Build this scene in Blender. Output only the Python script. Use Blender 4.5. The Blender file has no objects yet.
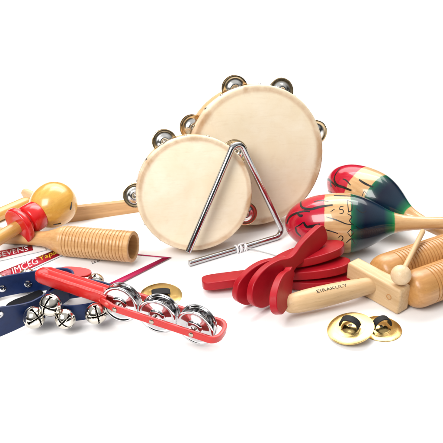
import bpy, bmesh, math, random
from mathutils import Vector, Matrix, Quaternion
random.seed(11)
R = math.radians
V = Vector
PI = math.pi
scene = bpy.context.scene
COL = scene.collection

# ------------------------------------------------------------------ camera
ELEV, FOV, MPP = R(28), R(36), 0.00171        # elevation, field of view, metres per photo pixel at the origin
F = 221.5 / math.tan(FOV / 2)
DIST = F * MPP
CDIR = V((0, -math.cos(ELEV), math.sin(ELEV)))
CAM = CDIR * DIST
RIGHT = V((1, 0, 0))
UP = V((0, math.sin(ELEV), math.cos(ELEV)))

def ray(px, py):
    return (-CDIR + RIGHT * ((px - 221.5) / F) + UP * ((221.5 - py) / F))

def P(px, py, z=0.0):
    d = ray(px, py)
    return CAM + d * ((z - CAM.z) / d.z)

def on_plane(px, py, o, n):
    d = ray(px, py)
    return CAM + d * ((o - CAM).dot(n) / d.dot(n))

def mpp(p):
    return (p - CAM).dot(-CDIR) / F

cd = bpy.data.cameras.new('camera')
cam = bpy.data.objects.new('camera', cd)
COL.objects.link(cam)
cam.matrix_world = Matrix.Translation(CAM) @ Matrix((RIGHT, UP, CDIR)).transposed().to_4x4()
cd.sensor_width = 36
cd.lens = 18 / math.tan(FOV / 2)
cd.clip_start = 0.02
cd.clip_end = 60
scene.camera = cam

# ------------------------------------------------------------------ materials
def new_mat(name):
    m = bpy.data.materials.new(name)
    m.use_nodes = True
    nt = m.node_tree
    return m, nt, nt.nodes['Principled BSDF']

def inp(n, name, v):
    if name in n.inputs:
        n.inputs[name].default_value = v

def rgba(c):
    return (c[0], c[1], c[2], 1)

def mixcol(nt, fac, a, b, mode='MIX'):
    n = nt.nodes.new('ShaderNodeMix'); n.data_type = 'RGBA'; n.blend_type = mode
    for sock, val in ((n.inputs[0], fac), (n.inputs[6], a), (n.inputs[7], b)):
        if hasattr(val, 'is_linked'):
            nt.links.new(val, sock)
        elif isinstance(val, (int, float)):
            sock.default_value = val
        else:
            sock.default_value = rgba(val)
    return n.outputs[2]

def coords(nt, scale=(1, 1, 1), loc=(0, 0, 0)):
    tc = nt.nodes.new('ShaderNodeTexCoord')
    mp = nt.nodes.new('ShaderNodeMapping')
    mp.inputs['Scale'].default_value = scale
    mp.inputs['Location'].default_value = loc
    nt.links.new(tc.outputs['Object'], mp.inputs['Vector'])
    return mp.outputs['Vector'], tc.outputs['Object']

def noise(nt, vec, scale, detail=4, rough=0.55, dist=0.0):
    n = nt.nodes.new('ShaderNodeTexNoise')
    n.inputs['Scale'].default_value = scale
    n.inputs['Detail'].default_value = detail
    n.inputs['Roughness'].default_value = rough
    n.inputs['Distortion'].default_value = dist
    nt.links.new(vec, n.inputs['Vector'])
    return n.outputs['Fac']

def ramp(nt, fac, stops, interp='LINEAR'):
    r = nt.nodes.new('ShaderNodeValToRGB')
    r.color_ramp.interpolation = interp
    el = r.color_ramp.elements
    while len(el) < len(stops):
        el.new(0.5)
    for e, (p, c) in zip(el, stops):
        e.position = p
        e.color = rgba(c) if not isinstance(c, (int, float)) else (c, c, c, 1)
    nt.links.new(fac, r.inputs['Fac'])
    return r.outputs['Color']

def bump(nt, bs, h, strength, dist=0.001):
    b = nt.nodes.new('ShaderNodeBump')
    b.inputs['Strength'].default_value = strength
    b.inputs['Distance'].default_value = dist
    nt.links.new(h, b.inputs['Height'])
    nt.links.new(b.outputs['Normal'], bs.inputs['Normal'])

def wood(name, light, dark, axis='Z', rough=0.42, coat=0.15, knots=False, contrast=1.0):
    m, nt, bs = new_mat(name)
    s = {'X': (5, 70, 70), 'Y': (70, 5, 70), 'Z': (70, 70, 5)}[axis]
    dark = [k * 0.95 for k in dark]; contrast *= 1.3
    v, raw = coords(nt, s)
    fine = noise(nt, v, 3.0, 6, 0.6, 0.3)
    s2 = tuple(k * 0.22 for k in s)
    v2, _ = coords(nt, s2, (3.1, 1.7, 0.4))
    broad = noise(nt, v2, 2.0, 3, 0.5, 1.2)
    fac = ramp(nt, fine, [(0.5 - 0.22 / contrast, 0.0), (0.5 + 0.25 / contrast, 1.0)])
    fac2 = ramp(nt, broad, [(0.35, 0.0), (0.68, 1.0)])
    mid = [(a * 0.6 + b * 0.4) for a, b in zip(light, dark)]
    c = mixcol(nt, fac, dark, light)
    c = mixcol(nt, fac2, c, mixcol(nt, 0.5, c, mid))
    pores = ramp(nt, noise(nt, v, 11.0, 3, 0.6), [(0.60, 0.0), (0.70, 0.32)])
    c = mixcol(nt, pores, c, [k * 0.55 for k in dark])
    if knots:
        v3, _ = coords(nt, (28, 28, 18), (0.3, 0.9, 0.2))
        kn = noise(nt, v3, 1.3, 2, 0.5, 0.6)
        kf = ramp(nt, kn, [(0.62, 0.0), (0.72, 1.0)])
        c = mixcol(nt, mixcol(nt, 0.55, (0, 0, 0), kf), c, (0.30, 0.13, 0.035))
    nt.links.new(c, bs.inputs['Base Color'])
    rr = ramp(nt, fine, [(0.2, rough + 0.1), (0.8, rough - 0.06)])
    nt.links.new(rr, bs.inputs['Roughness'])
    inp(bs, 'Coat Weight', coat)
    inp(bs, 'Coat Roughness', 0.15)
    bump(nt, bs, fine, 0.12, 0.0006)
    return m

def metal(name, col, rough=0.12, var=0.06, brushed=None):
    m, nt, bs = new_mat(name)
    inp(bs, 'Metallic', 1.0)
    inp(bs, 'Base Color', rgba(col))
    v, _ = coords(nt, brushed or (1, 1, 1))
    f = noise(nt, v, 160, 4)
    g, _ = coords(nt)
    f2 = noise(nt, g, 45, 3)
    mx = mixcol(nt, 0.5, f, f2)
    nt.links.new(ramp(nt, mx, [(0.35, max(0.02, rough - var)), (0.68, rough + var)]), bs.inputs['Roughness'])
    nt.links.new(mixcol(nt, ramp(nt, f2, [(0.5, 0.0), (0.75, 0.35)]), col, [k * 0.72 for k in col]), bs.inputs['Base Color'])
    return m

def plastic(name, col, rough=0.25, coat=0.0, var=0.12, bumpy=0.0, spec=0.5, scale=40, grain=None):
    m, nt, bs = new_mat(name)
    v, _ = coords(nt)
    f = noise(nt, v, scale, 5, 0.6)
    nt.links.new(mixcol(nt, ramp(nt, f, [(0.35, 0.0), (0.7, 1.0)]), [k * (1 - var) for k in col], [k * (1 + var * 0.6) for k in col]), bs.inputs['Base Color'])
    nt.links.new(ramp(nt, f, [(0.3, rough - 0.06), (0.7, rough + 0.1)]), bs.inputs['Roughness'])
    inp(bs, 'Coat Weight', coat)
    inp(bs, 'Coat Roughness', 0.06)
    inp(bs, 'Specular IOR Level', spec)
    if bumpy:
        vb, _ = coords(nt, grain or (1, 1, 1))
        f2 = noise(nt, vb, 420, 4)
        bump(nt, bs, f2, bumpy, 0.0005)
    return m

M = {}
M['floor'] = plastic('white_paper_sweep', (0.87, 0.86, 0.86), 0.75, var=0.01, spec=0.1, scale=3)
M['birch'] = wood('birch_wood', (0.62, 0.40, 0.20), (0.47, 0.27, 0.115), 'Z', 0.42, 0.2)
M['maple'] = wood('maple_wood', (0.66, 0.46, 0.26), (0.54, 0.34, 0.165), 'Z', 0.5, 0.05)
M['block'] = wood('beech_block_wood', (0.66, 0.47, 0.27), (0.55, 0.35, 0.17), 'X', 0.5, 0.05)
M['bar'] = wood('pale_bar_wood', (0.60, 0.36, 0.17), (0.48, 0.27, 0.11), 'X', 0.5, 0.05)
M['amber'] = wood('varnished_amber_wood', (0.70, 0.41, 0.085), (0.58, 0.29, 0.040), 'Z', 0.26, 0.6, knots=True)
M['amber_plain'] = wood('varnished_stick_wood', (0.64, 0.36, 0.10), (0.48, 0.24, 0.05), 'Z', 0.3, 0.5)
M['guiro'] = wood('guiro_wood', (0.64, 0.38, 0.165), (0.49, 0.25, 0.085), 'Z', 0.4, 0.2)
M['tone'] = wood('tone_barrel_wood', (0.54, 0.28, 0.095), (0.42, 0.19, 0.05), 'Z', 0.38, 0.25)
M['ball'] = wood('mallet_ball_wood', (0.70, 0.53, 0.34), (0.62, 0.43, 0.245), 'Z', 0.45, 0.1)
M['hoop'] = wood('hoop_ply_wood', (0.66, 0.42, 0.20), (0.55, 0.31, 0.12), 'X', 0.45, 0.1)
M['chrome'] = metal('polished_chrome', (0.66, 0.66, 0.67), 0.10, 0.05)
M['steel'] = metal('nickel_steel', (0.55, 0.55, 0.56), 0.13, 0.05)
M['bell'] = metal('nickel_bell', (0.74, 0.70, 0.62), 0.13, 0.06)
_nt = M['bell'].node_tree
bump(_nt, _nt.nodes['Principled BSDF'], noise(_nt, coords(_nt)[0], 120, 3), 0.10, 0.002)
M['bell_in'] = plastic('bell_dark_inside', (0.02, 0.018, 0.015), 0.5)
M['brass'] = metal('worn_brass', (0.56, 0.40, 0.16), 0.22, 0.09)
def lathe_rings(m):
    nt = m.node_tree; bs = nt.nodes['Principled BSDF']
    tc = nt.nodes.new('ShaderNodeTexCoord')
    fl_ = nt.nodes.new('ShaderNodeVectorMath'); fl_.operation = 'MULTIPLY'; fl_.inputs[1].default_value = (1, 1, 0)
    nt.links.new(tc.outputs['Object'], fl_.inputs[0])
    ln = nt.nodes.new('ShaderNodeVectorMath'); ln.operation = 'LENGTH'
    nt.links.new(fl_.outputs[0], ln.inputs[0])
    cx = nt.nodes.new('ShaderNodeCombineXYZ'); nt.links.new(ln.outputs['Value'], cx.inputs[0])
    bump(nt, bs, noise(nt, cx.outputs[0], 900, 3, 0.7), 0.25, 0.0004)
lathe_rings(M['brass'])
M['tack'] = metal('tack_metal', (0.45, 0.40, 0.33), 0.25, 0.08)
M['red'] = plastic('red_lacquer', (0.35, 0.0035, 0.011), 0.36, 0.03, 0.12, 0.22, 0.3, grain=(0.08, 1, 1))
M['redplastic'] = plastic('red_plastic', (0.52, 0.012, 0.009), 0.30, 0.1, 0.06, 0.02)
M['collar'] = plastic('red_collar_plastic', (0.58, 0.009, 0.010), 0.22, 0.3, 0.06)
M['navy'] = plastic('navy_vinyl', (0.005, 0.019, 0.085), 0.40, 0.0, 0.25, 0.25, 0.35, 60)
M['black'] = plastic('black_elastic', (0.012, 0.012, 0.013), 0.7, 0, 0.2, 0.4, 0.3)
M['ink'] = plastic('black_paint', (0.010, 0.009, 0.009), 0.25, 0.3)
M['tail'] = plastic('patch_black', (0.008, 0.008, 0.010), 0.6, spec=0.1)  # near-black for the flat patch added inside the strap loop
M['stampink'] = plastic('black_stamp_ink', (0.02, 0.015, 0.012), 0.6)
M['paper'] = plastic('white_paper', (0.80, 0.80, 0.81), 0.5, 0.0, 0.015, spec=0.3)
M['crimson'] = plastic('crimson_print', (0.46, 0.010, 0.085), 0.4, 0.0, 0.15, spec=0.35)
M['redprint'] = plastic('red_print', (0.42, 0.008, 0.028), 0.4, 0.0, 0.2, spec=0.35)
M['whiteprint'] = plastic('white_print', (0.8, 0.8, 0.8), 0.5)
M['yellowprint'] = plastic('yellow_print', (0.80, 0.58, 0.02), 0.5)
M['pinkprint'] = plastic('pink_mottled_print', (0.62, 0.20, 0.24), 0.5, 0, 0.6, scale=180)
M['greyprint'] = plastic('grey_print', (0.10, 0.10, 0.11), 0.5)
M['cord'] = plastic('clear_nylon_cord', (0.42, 0.43, 0.42), 0.25, 0.2, 0.1)
M['whitecord'] = plastic('white_nylon_cord', (0.82, 0.82, 0.83), 0.3, 0.2, 0.05)

def jingle_mat(rad):
    m, nt, bs = new_mat('jingle_metal')
    inp(bs, 'Metallic', 1.0)
    v, raw = coords(nt)
    ln = nt.nodes.new('ShaderNodeVectorMath'); ln.operation = 'LENGTH'
    nt.links.new(raw, ln.inputs[0])
    mr = nt.nodes.new('ShaderNodeMath'); mr.operation = 'DIVIDE'
    nt.links.new(ln.outputs['Value'], mr.inputs[0]); mr.inputs[1].default_value = rad
    f = noise(nt, v, 150, 4)
    c = ramp(nt, mr.outputs[0], [(0.66, (0.78, 0.77, 0.74)), (0.76, (0.80, 0.62, 0.38)), (1.0, (0.78, 0.58, 0.33))])
    nt.links.new(c, bs.inputs['Base Color'])
    nt.links.new(ramp(nt, f, [(0.3, 0.17), (0.7, 0.25)]), bs.inputs['Roughness'])
    return m

def skin_mat(rad, name):
    m, nt, bs = new_mat(name)
    v, raw = coords(nt)
    fl = nt.nodes.new('ShaderNodeVectorMath'); fl.operation = 'MULTIPLY'
    nt.links.new(raw, fl.inputs[0]); fl.inputs[1].default_value = (1, 1, 0)
    n0 = noise(nt, v, 16, 5, 0.6, 0.5)
    n1 = noise(nt, v, 60, 5, 0.65, 0.3)
    ln = nt.nodes.new('ShaderNodeVectorMath'); ln.operation = 'LENGTH'
    nt.links.new(fl.outputs[0], ln.inputs[0])
    mr = nt.nodes.new('ShaderNodeMath'); mr.operation = 'DIVIDE'
    nt.links.new(ln.outputs['Value'], mr.inputs[0]); mr.inputs[1].default_value = rad
    ad = nt.nodes.new('ShaderNodeMath'); ad.operation = 'MULTIPLY_ADD'
    nt.links.new(n1, ad.inputs[0]); ad.inputs[1].default_value = 0.05
    nt.links.new(mr.outputs[0], ad.inputs[2])
    base = mixcol(nt, ramp(nt, n0, [(0.38, 0.0), (0.66, 1.0)]), (0.83, 0.72, 0.52), (0.88, 0.80, 0.63))
    base = mixcol(nt, ramp(nt, n1, [(0.56, 0.0), (0.85, 0.28)]), base, (0.60, 0.45, 0.28))
    vf, _ = coords(nt, (7, 60, 20))
    fib = noise(nt, vf, 3, 6, 0.7, 1.5)
    base = mixcol(nt, ramp(nt, fib, [(0.52, 0.0), (0.72, 0.22)]), base, (0.66, 0.50, 0.31))
    # the band of skin drawn over the hoop is a little pinker and darker
    rim = ramp(nt, ad.outputs[0], [(0.915, 0.0), (0.95, 0.75), (0.985, 0.55), (1.015, 0.25)])
    rimn = mixcol(nt, 1.0, rim, ramp(nt, n1, [(0.3, 1.0), (0.75, 0.35)]), 'MULTIPLY')
    base = mixcol(nt, rimn, base, (0.56, 0.36, 0.21))
    # glue stains in patches along the collar
    st = mixcol(nt, 1.0, ramp(nt, ad.outputs[0], [(0.88, 0.0), (0.975, 1.0)]), ramp(nt, n0, [(0.47, 0.0), (0.62, 0.75)]), 'MULTIPLY')
    base = mixcol(nt, st, base, (0.44, 0.24, 0.10))
    nt.links.new(base, bs.inputs['Base Color'])
    inp(bs, 'Roughness', 0.48)
    inp(bs, 'Specular IOR Level', 0.35)
    bump(nt, bs, n1, 0.18, 0.001)
    return m

# ------------------------------------------------------------------ mesh helpers
class Geo:
    def __init__(s):
        s.v, s.f, s.m = [], [], []
    def add(s, verts, faces, mi=0):
        o = len(s.v)
        s.v += [V(p) for p in verts]
        s.f += [tuple(i + o for i in f) for f in faces]
        s.m += [mi] * len(faces)
        return s
    def lathe(s, prof, n=64, mtx=None, mi=0):
        """prof: (z, r) pairs round local z"""
        vs, fs, rings = [], [], []
        for z, r in prof:
            if r < 1e-6:
                rings.append([len(vs)]); vs.append(V((0, 0, z)))
            else:
                st = len(vs)
                for k in range(n):
                    a = 2 * PI * k / n
                    vs.append(V((r * math.cos(a), r * math.sin(a), z)))
                rings.append(list(range(st, st + n)))
        for A, B in zip(rings, rings[1:]):
            for k in range(n):
                k2 = (k + 1) % n
                if len(A) == 1 and len(B) > 1: fs.append((A[0], B[k2], B[k]))
                elif len(B) == 1 and len(A) > 1: fs.append((A[k], A[k2], B[0]))
                elif len(A) > 1: fs.append((A[k], A[k2], B[k2], B[k]))
        if mtx: vs = [mtx @ p for p in vs]
        return s.add(vs, fs, mi)
    def tube(s, path, r, n=12, closed=False, caps=True):
        path = [V(p) for p in path]
        N = len(path)
        rs = r if isinstance(r, (list, tuple)) else [r] * N
        tang = []
        for i in range(N):
            a = path[(i - 1) % N] if (closed or i > 0) else path[i]
            b = path[(i + 1) % N] if (closed or i < N - 1) else path[i]
            tang.append((b - a).normalized())
        x = tang[0].orthogonal().normalized()
        vs, fs = [], []
        for i in range(N):
            if i:
                q = tang[i - 1].rotation_difference(tang[i]); x = q @ x
            x = (x - tang[i] * x.dot(tang[i])).normalized()
            y = tang[i].cross(x)
            for k in range(n):
                a = 2 * PI * k / n
                vs.append(path[i] + (x * math.cos(a) + y * math.sin(a)) * rs[i])
        for i in range(N if closed else N - 1):
            j = (i + 1) % N
            for k in range(n):
                k2 = (k + 1) % n
                fs.append((i * n + k, i * n + k2, j * n + k2, j * n + k))
        if caps and not closed:
            fs.append(tuple(reversed(range(n))))
            fs.append(tuple(range((N - 1) * n, N * n)))
        return s.add(vs, fs)
    def prism(s, outline, z0, z1):
        n = len(outline)
        vs = [V((x, y, z0)) for x, y in outline] + [V((x, y, z1)) for x, y in outline]
        fs = [tuple(reversed(range(n))), tuple(range(n, 2 * n))]
        fs += [(k, (k + 1) % n, n + (k + 1) % n, n + k) for k in range(n)]
        return s.add(vs, fs)
    def box(s, a, b):
        return s.prism([(a[0], a[1]), (b[0], a[1]), (b[0], b[1]), (a[0], b[1])], a[2], b[2])
    def band(s, path, tops, thick):
        """a strap: closed loop of points with a top point for each, given a thickness outward"""
        N = len(path)
        vs, fs = [], []
        for i in range(N):
            t = (path[(i + 1) % N] - path[(i - 1) % N]).normalized()
            o = t.cross(V((0, 0, 1))).normalized() * thick
            b, tp = path[i], tops[i]
            bev = (tp - b).normalized() * 0.0006
            vs += [b + bev, b + o * 0.3, b + o * 0.7, b + o + bev, tp + o - bev, tp + o * 0.7, tp + o * 0.3, tp - bev]
        for i in range(N):
            j = (i + 1) % N
            for k in range(8):
                k2 = (k + 1) % 8
                fs.append((i * 8 + k, j * 8 + k, j * 8 + k2, i * 8 + k2))
        return s.add(vs, fs)

def obj(name, geo, mat, parent=None, sharp=35, bevel=0, seg=3, solid=0, offset=-1.0, loc=None, subsurf=0):
    me = bpy.data.meshes.new(name)
    if isinstance(geo, Geo):
        me.from_pydata(geo.v, [], geo.f)
        mats = mat if isinstance(mat, list) else [mat]
        for mm in mats: me.materials.append(mm)
        me.polygons.foreach_set('material_index', geo.m)
    else:
        me = geo
        me.name = name
        me.materials.clear(); me.materials.append(mat)
    bm = bmesh.new(); bm.from_mesh(me)
    bmesh.ops.recalc_face_normals(bm, faces=bm.faces)
    bm.to_mesh(me); bm.free()
    me.polygons.foreach_set('use_smooth', [True] * len(me.polygons))
    me.set_sharp_from_angle(angle=R(sharp))
    o = bpy.data.objects.new(name, me)
    COL.objects.link(o)
    if parent: o.parent = parent
    if loc is not None:
        if isinstance(loc, Matrix): o.matrix_local = loc
        else: o.location = loc
    if solid:
        md = o.modifiers.new('thickness', 'SOLIDIFY'); md.thickness = solid; md.offset = offset
        if isinstance(mat, list) and len(mat) > 1: md.material_offset = 1
    if bevel:
        md = o.modifiers.new('bevel', 'BEVEL'); md.width = bevel; md.segments = seg; md.limit_method = 'ANGLE'; md.angle_limit = R(40)
        md.harden_normals = False
    if subsurf:
        md = o.modifiers.new('smooth', 'SUBSURF'); md.levels = subsurf; md.render_levels = subsurf
    return o

def frame(o, z, x):
    z = V(z).normalized()
    x = V(x); x = (x - z * x.dot(z)).normalized()
    y = z.cross(x)
    return Matrix.Translation(o) @ Matrix((x, y, z)).transposed().to_4x4()

def thing(name, label, cat, mtx, group=None):
    o = bpy.data.objects.new(name, None)
    COL.objects.link(o)
    o.empty_display_size = 0.02
    o.matrix_world = mtx
    o['label'] = label; o['category'] = cat
    if group: o['group'] = group
    return o

def dup(root, mtx, label, group=None):
    r = root.copy(); COL.objects.link(r); r.matrix_world = mtx; r['label'] = label
    if group: r['group'] = group
    for ch in list(root.children):
        c = ch.copy(); COL.objects.link(c); c.parent = r
        for g in list(ch.children):
            d = g.copy(); COL.objects.link(d); d.parent = c
    return r

def text_mesh(body, size, depth=0.0002, spacing=1.0):
    cu = bpy.data.curves.new('lettering', 'FONT')
    cu.body = body; cu.size = size; cu.extrude = depth; cu.align_x = 'LEFT'
    cu.space_character = spacing
    cu.resolution_u = 4
    ob = bpy.data.objects.new('tmp_lettering', cu)
    COL.objects.link(ob)
    dg = bpy.context.evaluated_depsgraph_get()
    me = bpy.data.meshes.new_from_object(ob.evaluated_get(dg))
    bpy.data.objects.remove(ob); bpy.data.curves.remove(cu)
    return me

def fillet(points, rad, n=10):
    out = [V(points[0])]
    for a, b, c in zip(points, points[1:], points[2:]):
        a, b, c = V(a), V(b), V(c)
        u, w = (a - b).normalized(), (c - b).normalized()
        ang = u.angle(w)
        d = rad / math.tan(ang / 2)
        p0, p1 = b + u * d, b + w * d
        cen = b + (u + w).normalized() * (rad / math.sin(ang / 2))
        for k in range(n + 1):
            t = k / n
            q = p0.lerp(p1, t) - cen
            # slerp round the centre
            q0, q1 = (p0 - cen), (p1 - cen)
            tot = q0.angle(q1)
            q = (q0 * math.sin((1 - t) * tot) + q1 * math.sin(t * tot)) / math.sin(tot)
            out.append(cen + q)
    out.append(V(points[-1]))
    return out

# ------------------------------------------------------------------ the setting
g = Geo()
g.add([(-6, -3, 0), (6, -3, 0), (6, 6.5, 0), (-6, 6.5, 0)], [(0, 1, 2, 3)])
fl = obj('ground', g, M['floor'])
fl['kind'] = 'structure'; fl['label'] = 'seamless white studio surface under all the instruments'; fl['category'] = 'surface'

# ------------------------------------------------------------------ tambourines
def jingle_prof(r, sgn):
    p = [(0.0, 0.001), (0.0009, r * 0.10), (0.0035, r * 0.16), (0.0048, r * 0.30), (0.0040, r * 0.45), (0.0016, r * 0.56), (0.0007, r * 0.66),
         (0.0009, r * 0.82), (0.0016, r * 0.94), (0.0012, r * 0.99), (0.0006, r * 0.985), (0.0009, r * 0.92)]
    return [(sgn * z, rr) for z, rr in p]

def tambourine(name, label, cx, cy, rpx, a, b, depth, jingles, jr_px, tacks, skin_rad_name):
    n = (CDIR * math.sqrt(1 - a * a - b * b) + RIGHT * a + UP * b).normalized()
    z = 0.1
    for _ in range(6):
        c = P(cx, cy, z)
        rad = rpx * mpp(c)
        z = depth * n.z + rad * math.sqrt(1 - n.z ** 2) + 0.001
    c = P(cx, cy, z)
    root = thing(name, label, 'tambourine', frame(c, n, RIGHT), 'skin tambourines standing on edge')
    s = mpp(c)
    # hoop with jingle slots: outer skin of the hoop as a grid, slots left out, thickened inward
    N = 288
    lv = [-0.0015, -depth * 0.27, -depth * 0.73, -depth]
    half = (jr_px * s * 1.10) / rad
    g = Geo(); vs = []; fs = []
    for k in range(N):
        ang = 2 * PI * k / N
        for zz in lv:
            vs.append(((rad - 0.0012) * math.cos(ang), (rad - 0.0012) * math.sin(ang), zz))
    def inslot(ang):
        return any(abs((ang - R(j) + PI) % (2 * PI) - PI) < half for j in jingles)
    for k in range(N):
        k2 = (k + 1) % N
        for q in range(3):
            if q == 1 and inslot(2 * PI * (k + 0.5) / N): continue
            fs.append((k * 4 + q, k2 * 4 + q, k2 * 4 + q + 1, k * 4 + q + 1))
    g.add(vs, fs)
    obj('hoop', g, M['hoop'], root, solid=0.0055, offset=-1 , bevel=0.0008, seg=2)
    # skin: shallowly dished face, rounded over the rim, glued down the side with an uneven edge
    g = Geo(); vs = [(0, 0, 0.0)]; fs = []
    rings = [(0.15, 0), (0.35, 0), (0.55, 0), (0.72, 0), (0.85, 0), (0.93, 0.0), (0.965, 0.0002), (0.985, 0.0), (0.997, -0.0012), (1.004, -0.0035), (1.005, -0.007), (1.005, -0.0135)]
    NR = 180
    for i, (q, zz) in enumerate(rings):
        for k in range(NR):
            ang = 2 * PI * k / NR
            z1 = zz
            if i == len(rings) - 1:
                z1 += 0.0018 * math.sin(ang * 7 + 1) + 0.0012 * math.sin(ang * 17 + rpx) + random.uniform(-0.0005, 0.0005)
            if i < 6:
                z1 += 0.0007 * math.sin(3 * q + 2 * ang + rpx) * q * (1 - q) * 2
            vs.append((rad * q * math.cos(ang), rad * q * math.sin(ang), z1 + 0.0015))
    for k in range(NR):
        fs.append((0, 1 + k, 1 + (k + 1) % NR))
    for i in range(len(rings) - 1):
        for k in range(NR):
            k2 = (k + 1) % NR
            fs.append((1 + i * NR + k, 1 + (i + 1) * NR + k, 1 + (i + 1) * NR + k2, 1 + i * NR + k2))
    g.add(vs, fs)
    obj('drumhead', g, skin_mat(rad, skin_rad_name), root, sharp=60, solid=0.0006, offset=-1)
    # tacks through the skin collar
    for t in range(tacks):
        ang = 2 * PI * (t + 0.37) / tacks
        d = V((math.cos(ang), math.sin(ang), 0))
        mt = frame(d * (rad * 1.005 ) + V((0, 0, -0.0085)), d, V((0, 0, 1)))
        obj('tack', Geo().lathe([(0.0, 0.0027), (0.0007, 0.0026), (0.0013, 0.0017), (0.0015, 0.0)], 16), M['tack'], root, loc=mt)
    # pairs of jingles on pins
    jr = jr_px * s
    jm = jingle_mat(jr)
    for j in jingles:
        d = V((math.cos(R(j)), math.sin(R(j)), 0))
        rr = rad - (0.0035 if rpx > 65 else 0.0012)
        for sg in (1, -1):
            tilt = Matrix.Rotation(R(random.uniform(-8, 8)), 4, 'X') @ Matrix.Rotation(R(random.uniform(-8, 8)), 4, 'Y')
            g = Geo().lathe(jingle_prof(jr, sg), 128)
            obj('jingle', g, jm, root, sharp=50, loc=Matrix.Translation(d * (rr + 0.002) + V((0, 0, -depth * 0.5 + sg * 0.0022))) @ tilt)
        obj('pin', Geo().tube([d * rr + V((0, 0, -depth * 0.24)), d * rr + V((0, 0, -depth * 0.76))], 0.0011, 10), M['tack'], root)
    return root, c, n, rad

big = tambourine('tambourine', 'larger skin tambourine leaning behind the smaller one', 257.5, 156.5, 70.5, 0.27, -0.24, 0.043,
                 (107, 66, 17, 155, 206), 13.0, 22, 'large_drum_skin')
small = tambourine('tambourine', 'smaller skin tambourine with the steel triangle leaning on its front', 195, 194, 58.3, 0.16, -0.21, 0.042,
                   (182, 119, 43, -24), 12.5, 16, 'small_drum_skin')

# ------------------------------------------------------------------ triangle
_, sc_, sn_, srad = small
tr = 0.0047
apex = on_plane(237.0, 136.0, sc_ + sn_ * 0.014, sn_)
B = P(189, 263.5, tr); Cc = P(284.5, 235, tr)
tn = (Cc - B).cross(apex - B).normalized()
A = on_plane(188, 252, B, tn)
rt = thing('triangle', 'open steel triangle leaning against the smaller tambourine', 'triangle', Matrix.Translation(P(235, 250)))
o0 = P(235, 250)
path = fillet([A - o0, apex - o0, Cc - o0, B - o0], 0.0115, 12)
# subdivide the long straight pieces so the tube stays even
obj('steel_rod', Geo().tube(path, tr, 20), M['steel'], rt, bevel=0.0006, seg=2)
u = (B - Cc).normalized()
kp = on_plane(241, 247, B, tn) - o0
kp = (Cc - o0) + u * ((kp - (Cc - o0)).dot(u))
w1 = u.orthogonal().normalized(); w2 = u.cross(w1)
coil = []
for k in range(90):
    t = k / 89
    a = t * 2 * PI * 4.5
    rr = tr + 0.0013 + 0.0005 * math.sin(t * 9)
    coil.append(kp + u * (0.009 - t * 0.018 + 0.0018 * math.sin(a * 0.5)) + (w1 * math.cos(a) + w2 * math.sin(a)) * rr)
cl = obj('cord_knot', Geo().tube(coil, 0.0014, 8), M['whitecord'], rt)
loop = []
for k in range(28):
    a = 2 * PI * k / 28
    loop.append(kp + V((0.0005, -0.001, 0.0048)) + u * 0.0065 * math.cos(a) + V((0, -0.2, 0.98)) * 0.0042 * math.sin(a))
obj('cord_loop', Geo().tube(loop, 0.0012, 8, closed=True), M['whitecord'], rt)
e0 = kp + V((0.006, -0.002, 0.002)); e1 = P(262, 251.5, 0.002) - o0; e2 = P(279, 256, 0.0012) - o0; e3 = P(300, 263, 0.0012) - o0
tail = []
for k in range(31):
    t = k / 30
    tail.append(e0 * (1 - t) ** 3 + e1 * 3 * t * (1 - t) ** 2 + e2 * 3 * t * t * (1 - t) + e3 * t ** 3)
obj('cord', Geo().tube(tail, 0.0010, 8), M['cord'], rt)

# ------------------------------------------------------------------ painted maracas
MP = [(0, 0), (0.6, 4.5), (2, 8.6), (5, 13.2), (9, 17.2), (14, 20.8), (20, 24), (28, 26.8), (38, 29), (48, 30), (58, 30.2), (66, 29.4), (74, 27.4), (82, 24.3),
      (90, 20.2), (97, 16), (103, 12.6), (108, 10.4), (113, 9.0), (119, 7.9), (128, 6.9), (140, 6.2), (158, 6.0), (180, 6.6), (205, 7.4), (228, 8.0), (236, 7.4), (240, 5.5), (242, 0)]
def prof_r(prof, t):
    for (a, ra), (b, rb) in zip(prof, prof[1:]):
        if a <= t <= b:
            return ra + (rb - ra) * (t - a) / (b - a)
    return 0

def smooth_prof(prof, sub=3):
    """Catmull-Rom through the listed points"""
    out = []
    n = len(prof)
    for i in range(n - 1):
        p0, p1, p2, p3 = prof[max(i - 1, 0)], prof[i], prof[i + 1], prof[min(i + 2, n - 1)]
        for k in range(sub):
            t = k / sub
            q = [0.5 * (2 * p1[c] + (p2[c] - p0[c]) * t + (2 * p0[c] - 5 * p1[c] + 4 * p2[c] - p3[c]) * t * t + (3 * p1[c] - p0[c] - 3 * p2[c] + p3[c]) * t ** 3) for c in (0, 1)]
            out.append((q[0], max(q[1], 0)))
    out.append(prof[-1])
    return out

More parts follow.
